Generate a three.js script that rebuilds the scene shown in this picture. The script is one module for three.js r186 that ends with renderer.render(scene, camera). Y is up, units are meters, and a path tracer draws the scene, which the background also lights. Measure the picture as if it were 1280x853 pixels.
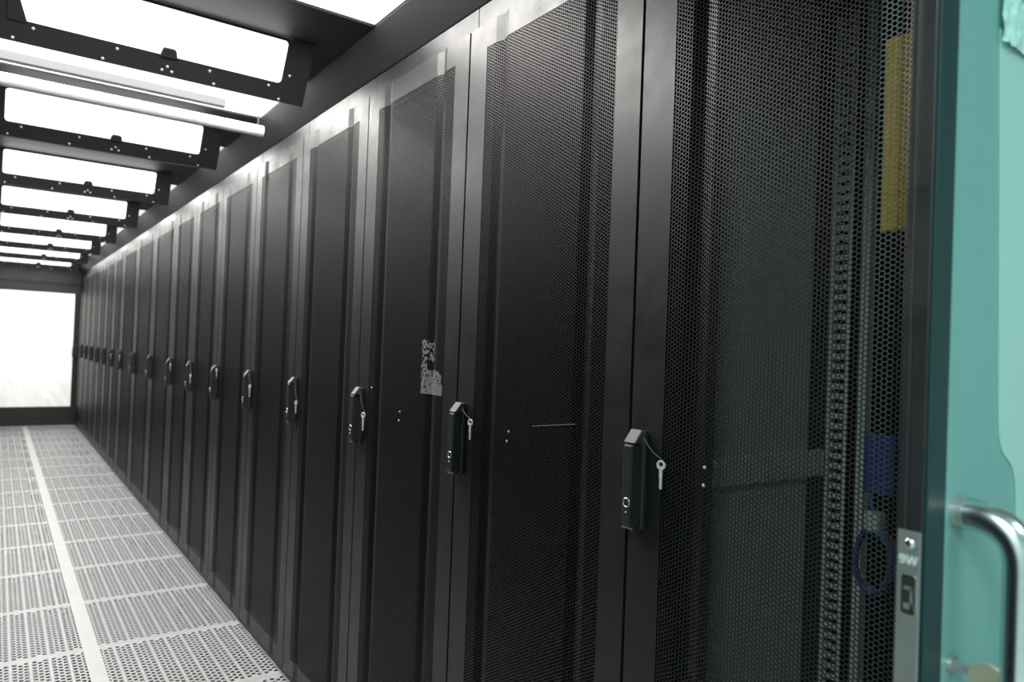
import * as THREE from 'three';
import { RoundedBoxGeometry } from 'three/addons/geometries/RoundedBoxGeometry.js';
import { mergeGeometries } from 'three/addons/utils/BufferGeometryUtils.js';
import { RectAreaLightUniformsLib } from 'three/addons/lights/RectAreaLightUniformsLib.js';
import { FontLoader } from 'three/addons/loaders/FontLoader.js';
import { TextGeometry } from 'three/addons/geometries/TextGeometry.js';
import { ImprovedNoise } from 'three/addons/math/ImprovedNoise.js';

RectAreaLightUniformsLib.init();
// ---------------------------------------------------------------- camera, exposure
const scene = new THREE.Scene();
scene.background = new THREE.Color(0x000000);
const camera = new THREE.PerspectiveCamera(2 * Math.atan(426.5 / 902.85) * 180 / Math.PI, 1280 / 853, 0.05, 60);
camera.position.set(0, 1.2715, 0);
camera.rotation.set(0.0132, -0.62, 0.0369, 'YXZ');
camera.focus = 1.5; camera.userData.fStop = 4.5;   // the far racks and the near door edge are slightly soft
camera.updateMatrixWorld();
const renderer = new THREE.WebGLRenderer();
renderer.toneMapping = THREE.LinearToneMapping;
renderer.toneMappingExposure = 1.0;
renderer.shadowMap.enabled = true;

// light levels (radiance)
const ROOF_LIGHT = 11.2, FLAP_LIGHT = 3, HALL_LIGHT = 15, FAR_LIGHT = 44;

// ---------------------------------------------------------------- key measures (metres)
const D = 0.9335;            // front of the right hand row of racks
const MID = 0.359;           // middle of the aisle
const DL = 2 * MID - D;      // front of the opposite row
const Z0 = 0.332;            // near end of the rows
const ROOF = 2.21;           // underside of the aisle roof
const WIDTHS = [...Array(8).fill(0.6), 0.75, 0.8, 0.8, ...Array(7).fill(0.6)];
const ZEND = Z0 + WIDTHS.reduce((a, b) => a + b, 0) + 0.04;   // face of the far door
const MOD = 1.131;           // roof module

// ---------------------------------------------------------------- helpers
let seed = 7;
const rnd = () => { seed = (seed * 1664525 + 1013904223) >>> 0; return seed / 4294967296; };
const noise = new ImprovedNoise();
const used = new Map();
const numbered = (n) => { const k = used.get(n) || 0; used.set(n, k + 1); return k ? `${n}_${String(k).padStart(3, '0')}` : n; };
const rgb = (r, g, b) => new THREE.Color().setRGB(r, g, b);
const bx = (w, h, d, x = 0, y = 0, z = 0, r = 0) => {
  const g = r ? new RoundedBoxGeometry(w, h, d, 2, r) : new THREE.BoxGeometry(w, h, d);
  g.translate(x, y, z); return g;
};
const span = (x0, x1, y0, y1, z0, z1, r = 0) => bx(Math.abs(x1 - x0), Math.abs(y1 - y0), Math.abs(z1 - z0), (x0 + x1) / 2, (y0 + y1) / 2, (z0 + z1) / 2, r);
const cyl = (r, h, x = 0, y = 0, z = 0, axis = 'y', n = 16, r2 = r) => {
  const g = new THREE.CylinderGeometry(r, r2, h, n);
  if (axis === 'x') g.rotateZ(Math.PI / 2); if (axis === 'z') g.rotateX(Math.PI / 2);
  g.translate(x, y, z); return g;
};
const tube = (pts, r, n = 24, m = 8) => new THREE.TubeGeometry(new THREE.CatmullRomCurve3(pts.map((p) => new THREE.Vector3(...p))), n, r, m, false);
function merge(list) {
  if (!Array.isArray(list)) return list;
  if (list.length === 1) return list[0];
  return mergeGeometries(list.map((g) => { const h = g.index ? g.toNonIndexed() : g; for (const k of Object.keys(h.attributes)) if (!['position', 'normal', 'uv'].includes(k)) h.deleteAttribute(k); return h; }));
}
function metreUV(g) {          // texture coordinates in metres, by the main direction of each face
  const p = g.attributes.position, n = g.attributes.normal; if (!n || g.userData.uvDone) return g;
  const uv = new Float32Array(p.count * 2);
  for (let i = 0; i < p.count; i++) {
    const ax = Math.abs(n.getX(i)), ay = Math.abs(n.getY(i)), az = Math.abs(n.getZ(i));
    uv[2 * i] = (ax > ay && ax > az ? p.getZ(i) : p.getX(i)) * 3; uv[2 * i + 1] = (ay >= ax && ay >= az ? p.getZ(i) : p.getY(i)) * 3;
  }
  g.setAttribute('uv', new THREE.BufferAttribute(uv, 2)); g.userData.uvDone = true; return g;
}
function obj(name, geo, mat, parent = scene) {
  const g0 = merge(geo); if (mat !== M.meshFar && mat !== M.mesh) metreUV(g0);
  const m = new THREE.Mesh(g0, mat);
  m.castShadow = m.receiveShadow = true;
  m.name = parent === scene ? numbered(name) : name;
  parent.add(m); return m;
}
function tag(o, label, category, group, kind) {
  o.userData = { label, category }; if (group) o.userData.group = group; if (kind) o.userData.kind = kind; return o;
}
function thing(name, label, category, pos = [0, 0, 0], turn = 0, group) {
  const o = new THREE.Group(); o.name = numbered(name); o.position.set(...pos); o.rotation.y = turn; scene.add(o);
  return tag(o, label, category, group);
}
function struct(name, geo, mat, label) {
  const m = obj(name, geo, mat); m.userData = { kind: 'structure' }; if (label) m.userData.label = label; return m;
}
function area(w, h, color, power, parent, pos, rot) {
  const l = new THREE.RectAreaLight(color, power, w, h); l.name = 'panel_light';
  l.position.set(...pos); l.rotation.set(...rot); parent.add(l); return l;
}
function canvasNoise(size, base, amp, scales) {
  const data = new Uint8Array(size * size * 4);
  for (let j = 0; j < size; j++) for (let i = 0; i < size; i++) {
    let v = base;
    for (const [f, a] of scales) {           // tileable: noise on a torus blend
      const u = i / size, w = j / size, s = (x, y) => noise.noise(x * f, y * f, f * 1.37);
      v += amp * a * (s(u, w) * (1 - u) * (1 - w) + s(u - 1, w) * u * (1 - w) + s(u, w - 1) * (1 - u) * w + s(u - 1, w - 1) * u * w);
    }
    v += amp * 0.25 * (rnd() - 0.5);
    const b = Math.max(0, Math.min(255, Math.round(v * 255))), o = (j * size + i) * 4;
    data[o] = data[o + 1] = data[o + 2] = b; data[o + 3] = 255;
  }
  const t = new THREE.DataTexture(data, size, size); t.wrapS = t.wrapT = THREE.RepeatWrapping; t.magFilter = THREE.LinearFilter; t.minFilter = THREE.LinearFilter; t.needsUpdate = true; return t;
}

// ---------------------------------------------------------------- materials
const grain = canvasNoise(256, 0.5, 0.5, [[8, 0.5], [24, 0.4], [60, 0.4]]);
const smudge = canvasNoise(256, 0.85, 0.3, [[3, 0.6], [9, 0.5], [30, 0.3]]);
const phys = (o) => new THREE.MeshPhysicalMaterial(o);
const std = (o) => new THREE.MeshStandardMaterial(o);
const M = {
  paint: phys({ color: rgb(0.008, 0.008, 0.008), ior: 1.68, roughness: 0.51, roughnessMap: smudge, bumpMap: grain, bumpScale: 0.00005 }),
  mesh: phys({ color: rgb(0.008, 0.008, 0.008), ior: 1.72, roughness: 0.46 }),
  inner: std({ color: rgb(0.012, 0.012, 0.012), roughness: 0.7 }),
  roof: std({ color: rgb(0.020, 0.022, 0.026), roughness: 0.6, bumpMap: grain, bumpScale: 0.00005 }),
  handle: std({ color: rgb(0.018, 0.02, 0.021), roughness: 0.5 }),
  litHandleCap: std({ color: rgb(0.05, 0.05, 0.05), roughness: 0.4 }),  // paler than the handle: overhead light on the cap put into the colour
  chrome: std({ color: rgb(0.75, 0.75, 0.74), roughness: 0.22, metalness: 1 }),
  steel: std({ color: rgb(0.42, 0.42, 0.41), roughness: 0.4, metalness: 0.7, roughnessMap: smudge }),
  brass: std({ color: rgb(0.72, 0.66, 0.48), roughness: 0.35, metalness: 0.7 }),
  screw: std({ color: rgb(0.85, 0.85, 0.85), roughness: 0.35, metalness: 0.3 }),
  tile: std({ color: rgb(0.52, 0.52, 0.525), roughness: 0.5, roughnessMap: smudge }),
  strip: std({ color: rgb(0.60, 0.60, 0.605), roughness: 0.5, roughnessMap: smudge }),
  slab: std({ color: rgb(0.10, 0.10, 0.105), roughness: 0.9 }),
  hallFloor: std({ color: rgb(0.45, 0.47, 0.47), roughness: 0.5 }),
  wall: std({ color: rgb(0.62, 0.68, 0.67), roughness: 0.9 }),
  keyMetal: std({ color: rgb(0.7, 0.69, 0.64), roughness: 0.4, metalness: 0.25 }),
  channel: std({ color: rgb(0.09, 0.092, 0.095), roughness: 0.6 }),
  white: std({ color: rgb(0.8, 0.8, 0.79), roughness: 0.45 }),
  alu: std({ color: rgb(0.45, 0.46, 0.47), roughness: 0.4, metalness: 0.6 }),
  zinc: std({ color: rgb(0.6, 0.61, 0.61), roughness: 0.5, metalness: 0.25 }),
  sideGrey: std({ color: rgb(0.45, 0.46, 0.46), roughness: 0.55, roughnessMap: smudge }),
  teal: new THREE.MeshPhysicalMaterial({ color: rgb(0.19, 0.40, 0.38), roughness: 0.42, roughnessMap: smudge }),
  tealDark: std({ color: rgb(0.005, 0.032, 0.034), roughness: 0.5 }),
  film: std({ color: rgb(0.42, 0.66, 0.61), roughness: 0.3 }),
  crumple: std({ color: rgb(0.55, 0.86, 0.80), roughness: 0.12, side: THREE.DoubleSide }),
  yellow: std({ color: rgb(0.5, 0.29, 0.008), roughness: 0.5 }),
  blue: std({ color: rgb(0.012, 0.035, 0.14), roughness: 0.4 }),
  blueCable: std({ color: rgb(0.03, 0.06, 0.16), roughness: 0.4 }),
  greyPlastic: std({ color: rgb(0.30, 0.31, 0.31), roughness: 0.5 }),
  foil: std({ color: rgb(0.2, 0.2, 0.2), roughness: 0.45, metalness: 0.2, side: THREE.DoubleSide }),
  scratch: std({ color: rgb(0.25, 0.25, 0.25), roughness: 0.6 }),
  roofLight: std({ color: rgb(0.8, 0.8, 0.76), roughness: 0.6, emissive: rgb(1, 0.965, 0.87), emissiveIntensity: 1.0 }),
  flapLight: std({ color: rgb(0.8, 0.8, 0.8), roughness: 0.6, emissive: rgb(1, 1, 0.99), emissiveIntensity: 1.3 }),
  hallLight: std({ color: rgb(0.8, 0.8, 0.8), roughness: 0.6, emissive: rgb(0.85, 1, 0.98), emissiveIntensity: 2 }),
  sheet: new THREE.MeshPhysicalMaterial({ color: rgb(0.93, 0.915, 0.9), roughness: 1, transmission: 0.5, thickness: 0, side: THREE.DoubleSide }),
};

// hexagon perforation for the racks too far away to show single holes
const PITCH = 0.0072, COL = PITCH * Math.sqrt(3) / 2, WEB = 0.00135;
const hexTexture = (() => {
  const w = 256, h = 148, data = new Uint8Array(w * h * 4), ap = (PITCH - WEB) / 2, cw = 2 * COL;
  const inHex = (x, y) => { const ax = Math.abs(x), ay = Math.abs(y); return ay < ap && ax * Math.sqrt(3) / 2 + ay / 2 < ap; };
  for (let j = 0; j < h; j++) for (let i = 0; i < w; i++) {
    const x = (i + 0.5) / w * cw, y = (j + 0.5) / h * PITCH; let hole = false;
    for (const [cx, cy] of [[0, 0], [cw, 0], [0, PITCH], [cw, PITCH], [COL, PITCH / 2]]) hole ||= inHex(x - cx, y - cy);
    const o = (j * w + i) * 4; data[o] = data[o + 1] = data[o + 2] = hole ? 0 : 255; data[o + 3] = 255;
  }
  const t = new THREE.DataTexture(data, w, h); t.wrapS = t.wrapT = THREE.RepeatWrapping; t.magFilter = t.minFilter = THREE.LinearFilter;
  t.repeat.set(1 / cw, 1 / PITCH); t.needsUpdate = true; return t;
})();
M.meshFar = phys({ color: rgb(0.008, 0.008, 0.008), ior: 1.72, roughness: 0.46, alphaMap: hexTexture, transparent: true, side: THREE.DoubleSide });

// ---------------------------------------------------------------- hall and its lamps
{
  const x0 = -3, x1 = 4, z0 = 3.2, z1 = -15, H = 3.3;
  struct('subfloor', span(x0, x1, -0.45, -0.4, z0, z1), M.slab);
  struct('floor_entrance', span(x0, x1, -0.4, 0, -Z0 - 0.03, z0), M.hallFloor);
  struct('floor_rear', span(x0, x1, -0.4, 0, z1, -ZEND - 0.06), M.hallFloor);
  struct('wall_left', span(x0 - 0.1, x0, -0.45, H, z0, z1), M.wall);
  struct('wall_right', span(x1, x1 + 0.1, -0.45, H, z0, z1), M.wall);
  struct('wall_back', span(x0, x1, -0.45, H, z0, z0 + 0.1), M.wall);
  struct('wall_front', span(x0, x1, -0.45, H, z1 - 0.1, z1), M.wall);
  struct('ceiling_hall', span(x0, x1, H, H + 0.1, z1, z0), M.wall);
  const lamp = (x, z, w, d, power, label, mat = M.hallLight, col = rgb(0.74, 1, 0.98)) => {
    const t = thing('hall_ceiling_light', label, 'ceiling light', [x, H, z]);
    obj('housing', span(-w / 2 - 0.03, w / 2 + 0.03, -0.05, -0.002, -d / 2 - 0.03, d / 2 + 0.03), M.white, t);
    obj('light_diffuser', span(-w / 2, w / 2, -0.056, -0.049, -d / 2, d / 2), mat, t);
    area(w, d, col, power, t, [0, -0.06, 0], [-Math.PI / 2, 0, 0]);
  };
  lamp(0.9, 1.6, 1.2, 0.6, HALL_LIGHT, 'cool white ceiling light of the hall, right before the aisle entrance');
  lamp(-1.9, 0.6, 1.2, 1.2, HALL_LIGHT * 1.8, 'cool white ceiling light of the hall, left before the aisle entrance');
  lamp(0.36, -13.1, 1.2, 1.2, FAR_LIGHT, 'added unseen ceiling light that backlights the far white sheet', M.hallLight, rgb(1, 0.98, 0.95));  // added out of sight so the sheet glows from behind
}

// ---------------------------------------------------------------- aisle floor: slotted steel tiles
{
  const T = 0.6, B = 0.020, BAR = 0.009, GROUPS = 9, gw = (T - 2 * B - (GROUPS - 1) * BAR) / GROUPS, cw = gw / 3;
  const ROWS = 20, rp = (T - 2 * B) / ROWS;
  const pos = []; let lift = 0; const q = (a, b, c) => { for (const [x, z] of [a, b, c]) pos.push(x, lift, z); };
  const rect = (x0, x1, z0, z1, y = 0.0004) => { lift = y; q([x0, z0], [x0, z1], [x1, z1]); q([x0, z0], [x1, z1], [x1, z0]); lift = 0; };
  const G = 0.0012;
  rect(G, B, G, T - G); rect(T - B, T - G, G, T - G); rect(B, T - B, G, B); rect(B, T - B, T - B, T - G);
  for (let g = 0; g < GROUPS; g++) {
    const gx = B + g * (gw + BAR);
    if (g) rect(gx - BAR, gx, B, T - B, 0.0004);
    for (let c = 0; c < 3; c++) {
      const xm = gx + (c + 0.5) * cw, R = cw * 2 / 3, r = cw / 3, h = rp / 2, odd = c % 2;
      for (let j = 0; j < ROWS + odd; j++) {
        const zm = B + (odd ? j * rp : (j + 0.5) * rp), H6 = [[R, 0], [r, h], [-r, h], [-R, 0], [-r, -h], [r, -h]];
        const o = H6.map(([x, z]) => [xm + x, zm + z]), n = H6.map(([x, z]) => [xm + x * 0.74, zm + z * 0.58]), solid = odd && (j === 0 || j === ROWS);
        for (let k = 0; k < 6; k++) { const m = (k + 1) % 6; if (solid) q(o[k], [xm, zm], o[m]); else { q(o[k], n[m], o[m]); q(o[k], n[k], n[m]); } }
      }
    }
  }
  const top = new THREE.BufferGeometry();
  top.setAttribute('position', new THREE.Float32BufferAttribute(pos, 3));
  top.setAttribute('normal', new THREE.Float32BufferAttribute(pos.map((_, i) => (i % 3 === 1 ? 1 : 0)), 3));
  top.setAttribute('uv', new THREE.Float32BufferAttribute(new Array(pos.length / 3 * 2).fill(0).map((_, i) => pos[(i >> 1) * 3 + (i & 1 ? 2 : 0)] * 2), 2));
  const rim = merge([span(G, 0.006, -0.03, -0.0005, G, T - G), span(T - 0.006, T - G, -0.03, -0.0005, G, T - G), span(G, T - G, -0.03, -0.0005, G, 0.006), span(G, T - G, -0.03, -0.0005, T - 0.006, T - G)]);
  const tileGeo = merge([top, rim]);
  const tones = [0.51, 0.53, 0.55].map((v) => { const m = M.tile.clone(); m.color = rgb(v, v, v * 1.015); return m; });
  const floor = new THREE.Group(); floor.name = 'floor'; floor.userData = { kind: 'structure', label: 'light grey slotted raised floor tiles of the aisle' }; scene.add(floor);
  const n = Math.ceil((ZEND - 0.36) / T);
  for (let k = 0; k < n; k++) for (const x of [MID - T, MID]) {
    const m = obj('tile', tileGeo, tones[Math.floor(rnd() * 3)], floor); m.position.set(x, 0, -0.36 - T * (k + 1));
  }
  obj('joint_strip', span(MID - 0.029, MID + 0.029, 0.0005, 0.004, -0.36, -ZEND, 0.0015), M.strip, floor);
  obj('edge_strip', span(D + 0.012, D + 0.026, 0.0005, 0.006, -0.36, -ZEND), M.strip, floor);
  obj('edge_strip', span(DL - 0.026, DL - 0.012, 0.0005, 0.006, -0.36, -ZEND), M.strip, floor);
  obj('stringer', span(MID - 0.015, MID + 0.015, -0.07, -0.035, -0.36, -ZEND), M.slab, floor);
  for (const x of [MID, MID - T + 0.02, MID + T - 0.02]) for (let k = 0; k <= n; k++) obj('pedestal', cyl(0.016, 0.335, x, -0.235, -0.37 - T * k, 'y', 10), M.slab, floor);
}

// ---------------------------------------------------------------- racks
const Y_DOOR0 = 0.03, Y_DOOR1 = 2.06, Y_M0 = 0.094, Y_M1 = 1.998;
function profile(w) {          // front of a door seen from above: two vertical V folds, [x, z]
  const h = w / 2, f = 0.0075;
  return { full: [[-h + 0.0035, 0], [-h + 0.115, 0], [-h + 0.14, -f], [-h + 0.165, 0], [h - 0.165, 0], [h - 0.14, -f], [h - 0.115, 0], [h - 0.0035, 0]], m0: -h + 0.078, m1: h - 0.070, h };
}
function along(P, a, b) {      // the part of the profile between x = a and x = b, with run length
  const pts = [], at = (x) => { for (let i = 1; i < P.length; i++) if (x <= P[i][0] + 1e-9) { const k = (x - P[i - 1][0]) / (P[i][0] - P[i - 1][0]); return [x, P[i - 1][1] + k * (P[i][1] - P[i - 1][1])]; } return P.at(-1); };
  pts.push(at(a)); for (const p of P) if (p[0] > a + 1e-6 && p[0] < b - 1e-6) pts.push(p); pts.push(at(b));
  let s = 0; return pts.map((p, i) => { if (i) s += Math.hypot(p[0] - pts[i - 1][0], p[1] - pts[i - 1][1]); return [...p, s]; });
}
const onProfile = (run, s) => { let i = 1; while (i < run.length - 1 && s > run[i][2]) i++; const a = run[i - 1], b = run[i], L = b[2] - a[2], k = (s - a[2]) / L; return [a[0] + k * (b[0] - a[0]), a[1] + k * (b[1] - a[1]), -(b[1] - a[1]) / L, (b[0] - a[0]) / L]; };

function realMesh(w) {         // every hole of the perforated sheet, with the thickness of the sheet
  const { full, m0, m1 } = profile(w), run = along(full, m0 - 0.008, m1 + 0.008), S = run.at(-1)[2];
  const nc = Math.floor(S / COL), nr = Math.round((Y_M1 - Y_M0 + 0.008) / PITCH), th = 0.0016;
  const R = PITCH / Math.sqrt(3), ri = (PITCH - WEB) / Math.sqrt(3), pos = [], nor = [], idx = [], a6 = [...Array(6).keys()].map((k) => k * Math.PI / 3);
  const cs = a6.map(Math.cos), sn = a6.map(Math.sin);
  for (let i = 0; i < nc; i++) for (let j = 0; j < nr; j++) {
    const s = (i + 0.5) * COL, y = Y_M0 - 0.004 + (j + (i % 2 ? 1 : 0.5)) * PITCH, v = pos.length / 3;
    for (const [r, z, wall] of [[R, 0, 0], [ri, 0, 0], [ri, 0, 1], [ri, th, 1]]) for (let k = 0; k < 6; k++) {
      const [px, pz, nx, nz] = onProfile(run, s + r * cs[k]);
      pos.push(px - nx * (z + 0.0008), y + r * sn[k], pz - nz * (z + 0.0008));
      if (wall) nor.push(-cs[k] * nz, -sn[k], cs[k] * nx); else nor.push(nx, 0, nz);
    }
    for (let k = 0; k < 6; k++) {
      const n = (k + 1) % 6;
      idx.push(v + k, v + n, v + 6 + n, v + k, v + 6 + n, v + 6 + k);
      idx.push(v + 12 + k, v + 12 + n, v + 18 + n, v + 12 + k, v + 18 + n, v + 18 + k);
    }
  }
  const g = new THREE.BufferGeometry();
  g.setAttribute('position', new THREE.Float32BufferAttribute(pos, 3)); g.setAttribute('normal', new THREE.Float32BufferAttribute(nor, 3)); g.setIndex(idx);
  return g;
}
function farMesh(w) {
  const { full, m0, m1 } = profile(w), run = along(full, m0 - 0.004, m1 + 0.004), pos = [], nor = [], uv = [];
  for (const dz of [0.0008, 0.0024]) for (let i = 1; i < run.length; i++) {
    const a = run[i - 1], b = run[i], L = b[2] - a[2], nx = -(b[1] - a[1]) / L, nz = (b[0] - a[0]) / L;
    for (const [p, y] of [[a, Y_M0], [b, Y_M0], [b, Y_M1], [a, Y_M0], [b, Y_M1], [a, Y_M1]]) { pos.push(p[0] - nx * dz, y, p[1] - nz * dz); nor.push(nx, 0, nz); uv.push(p[2], y); }
  }
  const g = new THREE.BufferGeometry();
  g.setAttribute('position', new THREE.Float32BufferAttribute(pos, 3)); g.setAttribute('normal', new THREE.Float32BufferAttribute(nor, 3)); g.setAttribute('uv', new THREE.Float32BufferAttribute(uv, 2));
  return g;
}
function band(w, y0, y1) {     // solid band across the folded door
  const { full } = profile(w), s = new THREE.Shape();
  full.forEach(([x, z], i) => (i ? s.lineTo(x, -z) : s.moveTo(x, -z)));
  s.lineTo(full.at(-1)[0], 0.026); s.lineTo(full[0][0], 0.026); s.closePath();
  const g = new THREE.ExtrudeGeometry(s, { depth: y1 - y0, bevelEnabled: false }); g.rotateX(-Math.PI / 2); g.translate(0, y0, 0); return g;
}
const parts = new Map();
function rackParts(w, real) {
  const key = `${w}${real}`; if (parts.has(key)) return parts.get(key);
  const { m0, m1, h } = profile(w), r = {};
  r.frame = merge([band(w, Y_M1, Y_DOOR1), band(w, Y_DOOR0, Y_M0), span(-h + 0.0035, m0, Y_M0, Y_M1, -0.026, 0), span(m1, h - 0.0035, Y_M0, Y_M1, -0.026, 0)]);
  r.mesh = real ? realMesh(w) : farMesh(w);
  r.side = span(-0.008, 0.008, 0.02, 2.1, -1.0, -0.034);
  r.top = span(-h + 0.001, h - 0.001, 2.085, 2.1, -1.0, -0.034);
  r.base = span(-h + 0.001, h - 0.001, 0.0, 0.028, -1.0, -0.012);
  r.back = span(-h + 0.001, h - 0.001, 0.02, 2.1, -1.02, -1.0);
  r.rail = span(-h + 0.001, h - 0.001, 2.064, 2.128, -0.05, -0.022, 0.002);
  parts.set(key, r); return r;
}
// swing handle on the free stile
const HANDLE = {
  plate: span(-0.017, 0.017, 0, 0.172, 0, 0.012, 0.004),
  lever: (() => { const s = new THREE.Shape(); s.moveTo(0.012, 0.010); s.lineTo(0.012, 0.140); s.lineTo(0.022, 0.150); s.lineTo(0.030, 0.143); s.lineTo(0.030, 0.012); s.lineTo(0.026, 0.004); s.closePath();
    const g = new THREE.ExtrudeGeometry(s, { depth: 0.016, bevelEnabled: true, bevelSize: 0.003, bevelThickness: 0.003, bevelSegments: 2 }); g.rotateY(-Math.PI / 2); g.translate(0.006, 0, 0); return g; })(),
  cap: (() => { const s = new THREE.Shape(); s.moveTo(0.012, 0.150); s.lineTo(0.030, 0.152); s.lineTo(0.014, 0.172); s.lineTo(0.010, 0.172); s.closePath();
    const g = new THREE.ExtrudeGeometry(s, { depth: 0.024, bevelEnabled: true, bevelSize: 0.001, bevelThickness: 0.002, bevelSegments: 1 }); g.rotateY(-Math.PI / 2); g.translate(0.012, 0, 0); return g; })(),
  foot: (() => { const s = new THREE.Shape(); s.moveTo(0.011, 0.0); s.lineTo(0.03, 0.002); s.lineTo(0.016, 0.022); s.lineTo(0.011, 0.022); s.closePath();
    const g = new THREE.ExtrudeGeometry(s, { depth: 0.026, bevelEnabled: false }); g.rotateY(-Math.PI / 2); g.translate(0.013, 0, 0); return g; })(),
  ring: (() => { const g = new THREE.TorusGeometry(0.0075, 0.0016, 8, 20); g.translate(0.0, 0.047, 0.0335); return g; })(),
  core: cyl(0.006, 0.004, 0, 0.047, 0.032, 'z', 16),
  dot: new THREE.SphereGeometry(0.002, 8, 6).translate(0, 0.03, 0.0335),
};
function makeRack(w, real, label, z, x = D, turn = -Math.PI / 2, group = 'server racks of the right row') {
  const t = thing('server_rack', label, 'server rack', [x, 0, z], turn, group), p = rackParts(w, real), h = w / 2;
  obj('door_frame', p.frame, M.paint, t);
  obj('perforated_sheet', p.mesh, real ? M.mesh : M.meshFar, t);
  const s1 = obj('side_panel', p.side, M.inner, t); s1.position.x = -h + 0.009;
  const s2 = obj('side_panel', p.side, M.inner, t); s2.position.x = h - 0.009;
  obj('top_panel', p.top, M.inner, t); obj('plinth', p.base, M.paint, t); obj('rear_panel', p.back, M.inner, t); obj('top_rail', p.rail, M.paint, t);
  const hd = obj('handle', HANDLE.plate, M.handle, t); hd.position.set(-h + 0.030, 0.968, 0);
  obj('lever', HANDLE.lever, M.handle, hd); obj('cap', HANDLE.cap, M.litHandleCap, hd); obj('foot', HANDLE.foot, M.handle, hd);
  obj('lock_ring', HANDLE.ring, M.chrome, hd); obj('lock_core', HANDLE.core, M.handle, hd); obj('rivet', HANDLE.dot, M.chrome, hd);
  return t;
}
const ORD = ['nearest', 'second', 'third', 'fourth', 'fifth', 'sixth', 'seventh', 'eighth', 'ninth', 'tenth', 'eleventh', 'twelfth', 'thirteenth', 'fourteenth', 'fifteenth', 'sixteenth', 'seventeenth', 'eighteenth'];
const racks = [];
{
  let z = -Z0;
  WIDTHS.forEach((w, i) => {
    const label = i === 0 ? 'black perforated rack beside the teal sliding door, cables visible inside'
      : i === 1 ? 'black perforated rack with a light scratch line, second from the teal door'
      : i === 2 ? 'black perforated rack with a torn silver sticker, third from the teal door'
      : i === 17 ? 'last black perforated rack of the row, next to the far white door'
      : `${i >= 8 && i <= 10 ? 'wider ' : ''}black perforated rack, ${ORD[i]} in the row counted from the teal door`;
    racks.push(makeRack(w, i < 4, label, z - w / 2));
    makeRack(w, false, 'black perforated rack of the facing row left of the picture', z - w / 2, DL, Math.PI / 2, 'server racks of the facing row');
    z -= w;
  });
}

// ---------------------------------------------------------------- aisle roof
const roof = new THREE.Group(); roof.name = 'ceiling'; roof.userData = { kind: 'structure', label: 'black sheet metal roof over the aisle' }; scene.add(roof);
const XR = 0.875, XL = 2 * MID - XR;
for (const [name, a, b, o] of [['roof_ledge', XR, D + 0.02, D + 0.25], ['roof_ledge', XL, DL - 0.02, DL - 0.25]]) {   // sloped side plates between rack tops and roof
  const p = new THREE.Shape(); [[b, 2.1295], [o, 2.1295], [o, ROOF + 0.1], [a, ROOF + 0.1], [a, ROOF]].forEach(([x, y], i) => (i ? p.lineTo(x, y) : p.moveTo(x, y))); p.closePath();
  const g = new THREE.ExtrudeGeometry(p, { depth: ZEND + 0.05 - Z0, bevelEnabled: false }); g.translate(0, 0, -ZEND - 0.05); obj(name, g, M.roof, roof);
}
const FAR0 = -1.979, CREAM = 0.547;
obj('cross_panel', span(XL, XR, ROOF, ROOF + 0.10, -Z0, FAR0 + CREAM, 0.003), M.roof, roof);
for (let k = 0; k <= 8; k++) {
  const far = FAR0 - MOD * k, near = far + CREAM, nextNear = k === 8 ? -ZEND - 0.05 : FAR0 - MOD * (k + 1) + CREAM;
  obj('cross_panel', span(XL, XR, ROOF, ROOF + 0.10, far, nextNear, 0.003), M.roof, roof);
  const t = thing('roof_light_panel', `cream flat roof light panel, ${ORD[k]} counted from the entrance`, 'light panel', [MID, ROOF, (far + near) / 2], 0, 'flat roof light panels');
  const w = XR - XL, d = near - far;
  obj('light_diffuser', span(-w / 2 + 0.002, w / 2 - 0.002, 0.006, 0.014, -d / 2 + 0.002, d / 2 - 0.002), M.roofLight, t);
  obj('backing', span(-w / 2 + 0.002, w / 2 - 0.002, 0.015, 0.09, -d / 2 + 0.002, d / 2 - 0.002), M.white, t);
  area(w - 0.01, d - 0.01, rgb(1, 0.975, 0.95), ROOF_LIGHT, t, [0, 0.004, 0], [-Math.PI / 2, 0, 0]);
}
// tilted light panels hanging between the flat ones
const rrect = (x0, x1, y0, y1, r, S = THREE.Shape) => { const s = new S(); s.moveTo(x0 + r, y0); s.lineTo(x1 - r, y0); s.absarc(x1 - r, y0 + r, r, -Math.PI / 2, 0); s.lineTo(x1, y1 - r); s.absarc(x1 - r, y1 - r, r, 0, Math.PI / 2); s.lineTo(x0 + r, y1); s.absarc(x0 + r, y1 - r, r, Math.PI / 2, Math.PI); s.lineTo(x0, y0 + r); s.absarc(x0 + r, y0 + r, r, Math.PI, 1.5 * Math.PI); return s; };
const flapPlate = (() => { const s = rrect(-0.44, 0.372, -0.180, 0, 0.003); s.holes.push(rrect(-0.350, 0.298, -0.127, -0.008, 0.012, THREE.Path)); return new THREE.ExtrudeGeometry(s, { depth: 0.003, bevelEnabled: false, curveSegments: 6 }); })();
const flapTab = (() => { const s = new THREE.Shape(); s.moveTo(-0.020, 0); s.lineTo(0.020, 0); s.lineTo(0.016, 0.017); s.quadraticCurveTo(0.014, 0.022, 0.009, 0.022); s.lineTo(-0.009, 0.022); s.quadraticCurveTo(-0.014, 0.022, -0.016, 0.017); s.closePath(); const g = new THREE.ExtrudeGeometry(s, { depth: 0.008, bevelEnabled: true, bevelSize: 0.001, bevelThickness: 0.001, bevelSegments: 1 }); g.translate(0.0, -0.129, 0.002); return g; })();
const screwGeo = (() => { const g = new THREE.SphereGeometry(0.0042, 10, 6, 0, Math.PI * 2, 0, Math.PI / 2); g.rotateX(Math.PI / 2); return g; })();
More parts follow.
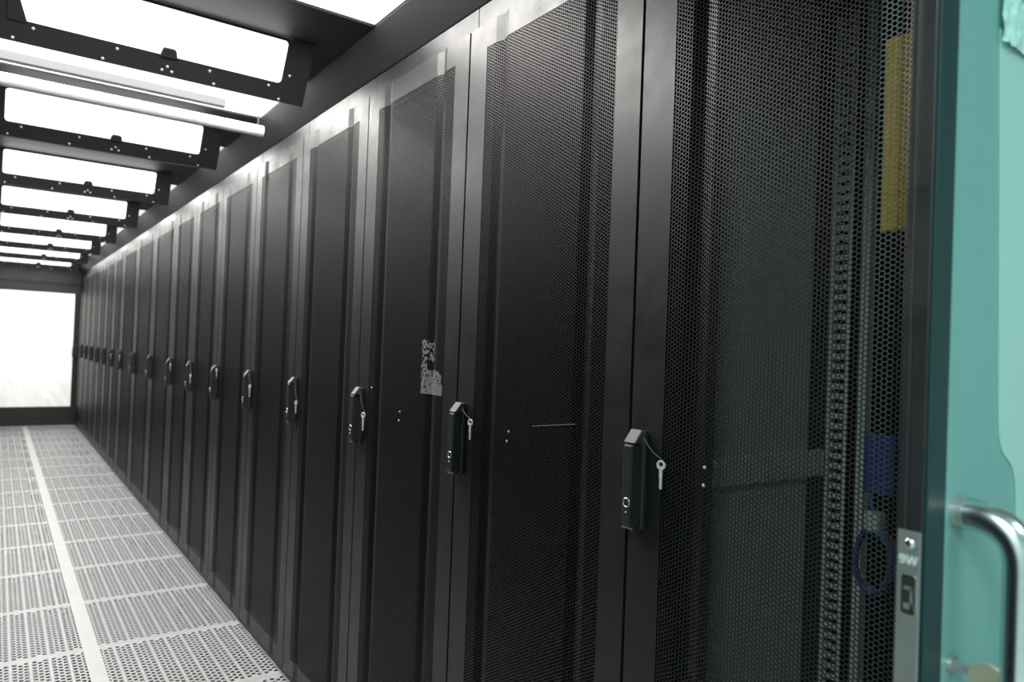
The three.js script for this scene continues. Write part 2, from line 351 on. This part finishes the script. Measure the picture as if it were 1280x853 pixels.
for (let k = 0; k <= 7; k++) {
  const t = thing('tilted_light_panel', `tilted white light panel in a black frame, ${ORD[k]} hanging under the roof`, 'light panel', [0.377, ROOF - 0.001, -2.224 - MOD * k], 0, 'tilted light panels');
  t.rotation.set(0.55, 0, 0, 'YXZ'); t.scale.set(1.093, 1.093, 1);
  obj('frame', flapPlate, M.roof, t);
  obj('light_diffuser', span(-0.385, 0.31, -0.135, -0.002, -0.008, -0.001), M.flapLight, t);
  obj('housing', span(-0.436, 0.368, -0.178, -0.002, -0.016, -0.009), M.roof, t);
  obj('latch_tab', flapTab, M.roof, t);
  if (!k) { const p = new THREE.Shape(); p.moveTo(-0.352, -0.13); p.lineTo(-0.312, -0.13); p.lineTo(-0.338, -0.05); p.lineTo(-0.352, -0.05); p.closePath(); obj('stay_plate', new THREE.ExtrudeGeometry(p, { depth: 0.004, bevelEnabled: false }).translate(0, 0, 0.003), M.roof, t); }
  for (const x of [-0.30, -0.12, 0.105, 0.265]) obj('screw', screwGeo, M.screw, t).position.set(x, -0.140, 0.003);
  for (const x of [-0.34, -0.15, 0.12, 0.30]) obj('screw', screwGeo, M.screw, t).position.set(x, -0.172, 0.003);
  for (const [x, y] of [[0.0, -0.155], [-0.012, -0.166], [0.012, -0.166], [0.318, -0.10]]) obj('screw', screwGeo, M.screw, t).position.set(x, y, 0.003);
  area(0.72, 0.125, rgb(1, 1, 0.98), FLAP_LIGHT, t, [-0.036, -0.067, 0.001], [0, Math.PI, 0]);
}

// ---------------------------------------------------------------- far door
{
  const z = -ZEND, X0 = -0.165, X1 = 0.875;
  const t = thing('aisle_end_door', 'black framed door at the far end of the aisle', 'door', [MID, 0, z]);
  const x0 = X0 - MID, x1 = X1 - MID;
  obj('door_frame', [span(x1, D - MID + 0.0, 0.005, 1.93, -0.05, 0.0, 0.002), span(DL - MID, x0, 0.005, 1.93, -0.05, 0.0, 0.002), span(x0, x1, 1.835, 1.93, -0.05, 0.0, 0.002), span(x0, x1, 0.105, 0.268, -0.05, 0.0, 0.002)], M.paint, t);
  obj('sill', [span(DL - MID, D - MID, 0.005, 0.095, -0.05, 0.004, 0.003), span(DL - MID, D - MID, 0.09, 0.11, -0.05, -0.02)], M.paint, t);
  obj('light_stop_plate', [span(D - MID - 0.002, D - MID + 0.12, 0.005, ROOF, -0.055, -0.01), span(DL - MID - 0.12, DL - MID + 0.002, 0.005, ROOF, -0.055, -0.01)], M.paint, t);  // added backing plates, keep hall light from leaking past the jambs
  obj('header', span(DL - MID, D - MID, 1.93, ROOF - 0.002, -0.055, 0.006, 0.003), M.paint, t);
  obj('header_rail', span(DL - MID, D - MID, 1.965, 2.0, 0.006, 0.03, 0.003), M.paint, t);
  for (let k = 0; k < 9; k++) obj('clip', span(-0.02, 0.02, 1.945, 1.960, 0.006, 0.02, 0.002).translate(-0.5 + k * 0.125, 0, 0), M.paint, t);
  obj('handle', [span(0.525, 0.555, 0.93, 1.11, 0.0, 0.03, 0.004), span(0.505, 0.53, 0.95, 1.09, 0.02, 0.045, 0.004)], M.handle, t);
  obj('threshold', span(DL - MID, D - MID, 0.0045, 0.012, 0.006, 0.05, 0.001), M.strip, t);
  const g = new THREE.PlaneGeometry(X1 - X0 + 0.02, 1.60, 70, 100), P = g.attributes.position;
  for (let i = 0; i < P.count; i++) {
    const x = P.getX(i), y = P.getY(i);
    P.setZ(i, 0.03 * noise.noise(x * 4.2 + y * 1.1, y * 2.1 - x, 3.3) + 0.026 * Math.abs(noise.noise(x * 9, y * 5 + x * 6, 8.1)) + 0.006 * noise.noise(x * 20, y * 3, 1.7));
  }
  g.computeVertexNormals();
  const s = obj('plastic_sheet', g, M.sheet); s.position.set((X0 + X1) / 2, 1.052, z - 0.075);
  tag(s, 'bright wrinkled white plastic sheet filling the far door', 'plastic sheet');
}

// ---------------------------------------------------------------- tube lamp under the roof
{
  const t = thing('tube_light', 'white round tube lamp hanging across the aisle under the roof', 'lamp', [0, 0, -3.06]);
  obj('tube', [cyl(0.023, 1.00, MID, 2.144, 0, 'x', 28)], M.white, t);
  for (const s of [-1, 1]) { obj('end_cap', cyl(0.0235, 0.012, MID + s * 0.506, 2.144, 0, 'x', 28), M.white, t); obj('bracket', span(MID + s * 0.494 - 0.003, MID + s * 0.494 + 0.003, 2.165, 2.2095, -0.012, -0.002), M.roof, t); }
  obj('channel', span(MID - 0.44, 0.691, 2.177, 2.2085, 0.093, 0.122, 0.002), M.channel, t);
}

// ---------------------------------------------------------------- keys on the racks
const keyProto = new THREE.Group();
{
  const bow = new THREE.Shape(); bow.absarc(0, 0, 0.0078, 0, Math.PI * 2); const hole = new THREE.Path(); hole.absarc(0, 0.0015, 0.0042, 0, Math.PI * 2); bow.holes.push(hole);
  obj('bow', new THREE.ExtrudeGeometry(bow, { depth: 0.002, bevelEnabled: true, bevelSize: 0.0004, bevelThickness: 0.0004, bevelSegments: 1 }), M.keyMetal, keyProto);
  obj('blade', [span(-0.0028, 0.0028, -0.022, -0.0075, 0, 0.002), span(-0.0018, 0.0026, -0.040, -0.022, 0, 0.002)], M.keyMetal, keyProto);
}
racks.forEach((r, i) => {
  if (i > 7 && ![10, 11].includes(i)) return;
  const w = WIDTHS[i], where = i === 0 ? 'nearest rack beside the teal door' : `${ORD[i]} rack from the teal door`;
  const k = keyProto.clone(); k.name = numbered('key'); scene.add(k);
  const x = [0.092, 0.091, 0.085, 0.080, 0.075, 0.080, 0.082, 0.085][i] || 0.08, y = [1.088, 1.098, 1.058, 1.048, 1.07, 1.117, 1.06, 1.10][i] || 1.09;
  k.position.set(D - 0.016, y, r.position.z - w / 2 + x); k.rotation.set(0, -Math.PI / 2 + 0.25, 0.06 * Math.sin(i * 3.1));
  if (i % 2 === 0 && i) k.scale.setScalar(1.15);
  tag(k, `small metal key hanging by the handle of the ${where}`, 'key', 'rack keys');
  const h0 = [D - 0.0155, 1.128, r.position.z - w / 2 + 0.0495], h1 = [D - 0.011, y + 0.006, r.position.z - w / 2 + x];
  obj('cord', tube([h0, [h0[0], (h0[1] + h1[1]) / 2 - 0.003, (h0[2] + h1[2]) / 2], h1].map((p) => [p[0] - k.position.x, p[1] - k.position.y, p[2] - k.position.z]), 0.0005, 10, 5), M.scratch, k);
  const c = k.children.at(-1); const inv = new THREE.Matrix4().makeRotationFromEuler(k.rotation).invert().multiply(new THREE.Matrix4()); c.geometry.applyMatrix4(inv); c.geometry.scale(1 / k.scale.x, 1 / k.scale.x, 1 / k.scale.x);
});

// ---------------------------------------------------------------- marks on the doors
{
  // torn foil label on the third rack, pressed over the fold of the door
  const run = along(profile(0.6).full, 0.095, 0.232), pos = [], c = 0.003, S = run.at(-1)[2];
  for (let u = 0; u < S; u += c) for (let y = 1.148; y < 1.30; y += c) {
    const [x] = onProfile(run, u), n = noise.noise(u * 150, y * 110, 2.2), e = noise.noise(u * 40, y * 35, 5.1) * 0.012;
    const keep = x < 0.138 ? x > 0.110 + e && n > -0.1 - (y < 1.2 ? 0.12 : 0) && y < 1.292 + e
      : y < 1.172 + e ? x < 0.222 : (y < 1.212 + e - (x > 0.2 ? (x - 0.2) * 0.8 : 0) && n > -0.3 && x < 0.218) || (y > 1.235 + e && y < 1.283 + e && x < 0.172 + e && n > -0.05);
    if (!keep) continue;
    const P = (du, dy) => { const [px, pz, nx, nz] = onProfile(run, Math.min(S, u + du)); return [px + nx * 0.0006, y + dy, pz + nz * 0.0006]; };
    const [a, b, d, f] = [P(0, 0), P(c, 0), P(c, c), P(0, c)]; pos.push(...a, ...b, ...d, ...a, ...d, ...f);
  }
  const g = new THREE.BufferGeometry(); g.setAttribute('position', new THREE.Float32BufferAttribute(pos, 3)); g.computeVertexNormals();
  const m = obj('torn_sticker', g, M.foil); m.rotation.y = -Math.PI / 2; m.position.copy(racks[2].position);
  tag(m, 'torn silver sticker remnant on the third rack door', 'sticker');
  const w = obj('scratch', span(-0.0005, 0.0005, -0.0006, 0.0006, -0.07, 0.07), M.scratch, racks[1]); w.geometry.rotateY(Math.PI / 2); w.geometry.rotateZ(0.135); w.position.set(0.08, 1.122, 0.0005);
  for (const [i, x, y] of [[1, -0.075, 1.091], [1, -0.08, 1.069], [2, -0.006, 1.087], [2, -0.009, 1.062], [0, -0.130, 1.095], [0, -0.131, 1.066], [2, -0.198, 1.143]]) { const o = obj('screw', screwGeo, M.steel, racks[i]); o.position.set(x, y, 0.0); o.scale.setScalar(0.8); }
}

// ---------------------------------------------------------------- inside the nearest rack
{
  const r = racks[0];
  obj('side_liner', span(-0.281, -0.278, 0.1, 2.05, -0.52, -0.17), M.sideGrey, r);
  obj('depth_brace', span(-0.278, -0.266, 1.02, 1.078, -0.57, -0.20, 0.003), M.zinc, r);
  const rail = (x, z, hw) => {
    const list = [span(x - hw, x - hw + 0.006, 0.08, 2.06, z - 0.03, z), span(x + hw - 0.008, x + hw, 0.08, 2.06, z - 0.002, z), span(x - hw, x + hw, 0.06, 0.08, z - 0.002, z)];
    for (let y = 0.08; y < 2.05; y += 0.0222) { list.push(span(x - hw + 0.006, x + hw - 0.008, y, y + 0.0125, z - 0.002, z)); list.push(span(x - hw + 0.006, x - hw + 0.014, y + 0.0125, y + 0.0222, z - 0.002, z)); }
    return list;
  };
  obj('mounting_rail', rail(-0.235, -0.13, 0.014), M.inner, r);
  obj('mounting_rail', rail(0.235, -0.13, 0.014), M.inner, r);
  obj('mounting_rail', rail(-0.260, -0.60, 0.026), M.zinc, r);
  obj('mounting_rail', rail(0.260, -0.60, 0.026), M.zinc, r);
  obj('rear_post', span(-0.211, -0.193, 0.05, 2.08, -0.625, -0.60), M.zinc, r);
  // things kept in the rack
  const y = obj('yellow_cable_sleeve', span(-0.006, 0.006, -0.13, 0.13, -0.03, 0.025, 0.004), M.yellow); y.position.set(D + 0.026, 1.577, -0.472);
  tag(y, 'yellow strip behind the perforated door of the nearest rack', 'strip');
  const b = obj('blue_box', span(-0.012, 0.012, -0.045, 0.045, -0.022, 0.024, 0.003), M.blue); b.position.set(1.098, 1.12, -0.564);
  tag(b, 'small blue box inside the nearest rack above a cable coil', 'box');
  const c = thing('cable_coil', 'dark blue coiled cable hanging inside the nearest rack', 'cable', [1.09, 0.974, -0.567]);
  const loop = (ry, rz, dx, ph) => tube([...Array(25).keys()].map((k) => { const a = k / 24 * Math.PI * 2 + ph; return [dx + 0.003 * Math.sin(3 * a), ry * Math.sin(a), rz * Math.cos(a)]; }), 0.003, 48, 7);
  for (let k = 0; k < 5; k++) obj('loop', loop(0.046 + 0.003 * (k % 3), 0.027 + 0.002 * (k % 2), -0.006 + 0.004 * k, k), k === 4 ? M.greyPlastic : M.blueCable, c);
  obj('tie', span(-0.012, 0.012, 0.045, 0.075, -0.012, 0.012, 0.004), M.greyPlastic, c);
  obj('tail', tube([[0, 0.06, 0], [0.002, 0.11, -0.01], [0.004, 0.16, 0]], 0.003), M.blueCable, c);
}

// ---------------------------------------------------------------- teal sliding door at the entrance
{
  const X = 0.66, zb = -0.323, zf = -0.301, y0 = 0.012, y1 = 2.12, Xe = 1.62;
  const t = thing('sliding_door', 'open sliding door of teal glass in a black frame', 'door', [X, 0, zf]);
  const W = Xe - X, d = zb - zf;
  obj('stile', [span(0, 0.034, y0, y1, d, -0.0145, 0.0012), span(0.0012, 0.034, y0, y1, -0.0152, -0.0128), span(0, 0.034, y0, y1, -0.0135, 0, 0.0012)], M.paint, t);
  obj('stile', span(W - 0.034, W, y0, y1, d, 0, 0.0012), M.paint, t);
  obj('rail', [span(0.034, W - 0.034, y0, y0 + 0.06, d, 0), span(0.034, W - 0.034, y1 - 0.06, y1, d, 0)], M.paint, t);
  obj('glass_border', span(0.001, 0.0345, y0, y1, 0.0002, 0.003, 0.0008), M.tealDark, t);
  obj('glass_panel', span(0.0345, W - 0.002, y0, y1, 0.0002, 0.003), M.teal, t);
  // lock face plate on the edge
  const p = obj('lock_plate', span(-0.0018, 0, 0.86, 1.126, d + 0.0015, -0.0008, 0.0006), M.steel, t);
  obj('screw', new THREE.SphereGeometry(0.0048, 14, 8).scale(0.5, 1, 1).translate(-0.0016, 1.115, -0.010), M.chrome, p);
  const s = rrect(-0.0062, 0.0062, -0.017, 0.017, 0.003); s.holes.push(rrect(-0.0048, 0.0048, -0.0155, 0.0155, 0.002, THREE.Path));
  const rim = new THREE.ExtrudeGeometry(s, { depth: 0.0012, bevelEnabled: false, curveSegments: 4 }); rim.rotateY(-Math.PI / 2); rim.translate(-0.0016, 1.071, -0.0095);
  obj('slot_rim', rim, M.chrome, p);
  obj('slot', span(-0.0022, -0.0012, 1.0555, 1.0865, -0.0143, -0.0047), M.inner, p);
  obj('hook_bolt', [span(-0.0030, -0.002, 1.058, 1.063, -0.0135, -0.0055), span(-0.0030, -0.002, 1.075, 1.0775, -0.0135, -0.0055), span(-0.0030, -0.002, 1.058, 1.077, -0.0080, -0.0058)], M.steel, p);
  const font = await new FontLoader().loadAsync('fonts/droid/droid_sans_bold.typeface.json');
  const txt = new TextGeometry('9W', { font, size: 0.0078, depth: 0.0004, curveSegments: 4 }); txt.computeBoundingBox();
  txt.translate(-(txt.boundingBox.max.x + txt.boundingBox.min.x) / 2, 0, 0); txt.rotateY(-Math.PI / 2); txt.translate(-0.0019, 1.097, -0.0105);
  obj('lettering', txt, M.screw, p);
  // pull handle
  const hx = 0.055, path = new THREE.CurvePath(), V = (y, z) => new THREE.Vector3(hx, y, z), r = 0.040;
  const top = 1.140, bot = 0.74, so = 0.056;
  path.add(new THREE.LineCurve3(V(top, 0.003), V(top, so - r)));
  path.add(new THREE.QuadraticBezierCurve3(V(top, so - r), V(top, so), V(top - r, so)));
  path.add(new THREE.LineCurve3(V(top - r, so), V(bot + r, so)));
  path.add(new THREE.QuadraticBezierCurve3(V(bot + r, so), V(bot, so), V(bot, so - r)));
  path.add(new THREE.LineCurve3(V(bot, so - r), V(bot, 0.003)));
  obj('pull_handle', new THREE.TubeGeometry(path, 140, 0.0145, 24, false), M.chrome, t);
  for (const y of [top, bot]) { const g = obj('ferrule', cyl(0.0148, 0.010, hx, y, 0.008, 'z', 24), M.steel, t); }
  // lock cylinder
  obj('lock_cylinder', cyl(0.008, 0.004, hx - 0.003, 1.003, 0.005, 'z', 20), M.steel, t);
  // key in the lock
  const k = thing('key', 'brass key stuck in the lock of the teal sliding door', 'key', [X + hx - 0.003, 1.003, zf + 0.007], 0);
  obj('blade', [span(-0.0012, 0.0012, -0.004, 0.004, 0, 0.014, 0.0005), span(-0.0014, 0.0014, -0.0048, 0.0048, 0.006, 0.0075)], M.steel, k);
  const bow = new THREE.Shape(); bow.absarc(0, 0, 0.0145, 0, Math.PI * 2); const ho = new THREE.Path(); ho.absarc(0.006, -0.006, 0.0032, 0, Math.PI * 2); bow.holes.push(ho);
  const bg = new THREE.ExtrudeGeometry(bow, { depth: 0.0022, bevelEnabled: true, bevelSize: 0.0005, bevelThickness: 0.0005, bevelSegments: 1, curveSegments: 16 }); bg.rotateY(-Math.PI / 2); bg.translate(0.0011, -0.003, 0.026);
  obj('bow', bg, M.brass, k);
  // clear film left on the glass
  const f = new THREE.Shape(), q = (x, y) => [x - X, y];
  f.moveTo(...q(0.778, 1.60)); f.lineTo(...q(0.800, 1.225)); f.quadraticCurveTo(...q(0.801, 1.190), ...q(0.822, 1.182)); f.quadraticCurveTo(...q(0.846, 1.172), ...q(0.847, 1.130)); f.lineTo(...q(0.86, 0.70)); f.lineTo(...q(1.5, 0.70)); f.lineTo(...q(1.5, 1.60)); f.closePath();
  const film = obj('protective_film', new THREE.ExtrudeGeometry(f, { depth: 0.0008, bevelEnabled: false }), M.film); film.position.set(X, 0, zf + 0.0034);
  tag(film, 'pale protective film sticking to the teal glass door', 'film');
  const cg = new THREE.PlaneGeometry(0.30, 0.05, 60, 12), P = cg.attributes.position;
  for (let i = 0; i < P.count; i++) P.setZ(i, 0.003 + 0.006 * Math.abs(noise.noise(P.getX(i) * 90, P.getY(i) * 70, 4.4)) );
  cg.computeVertexNormals(); cg.translate(0.265, 1.612, 0);
  obj('crumpled_edge', cg, M.crumple, film);
}
scene.updateMatrixWorld(true);
renderer.render(scene, camera);
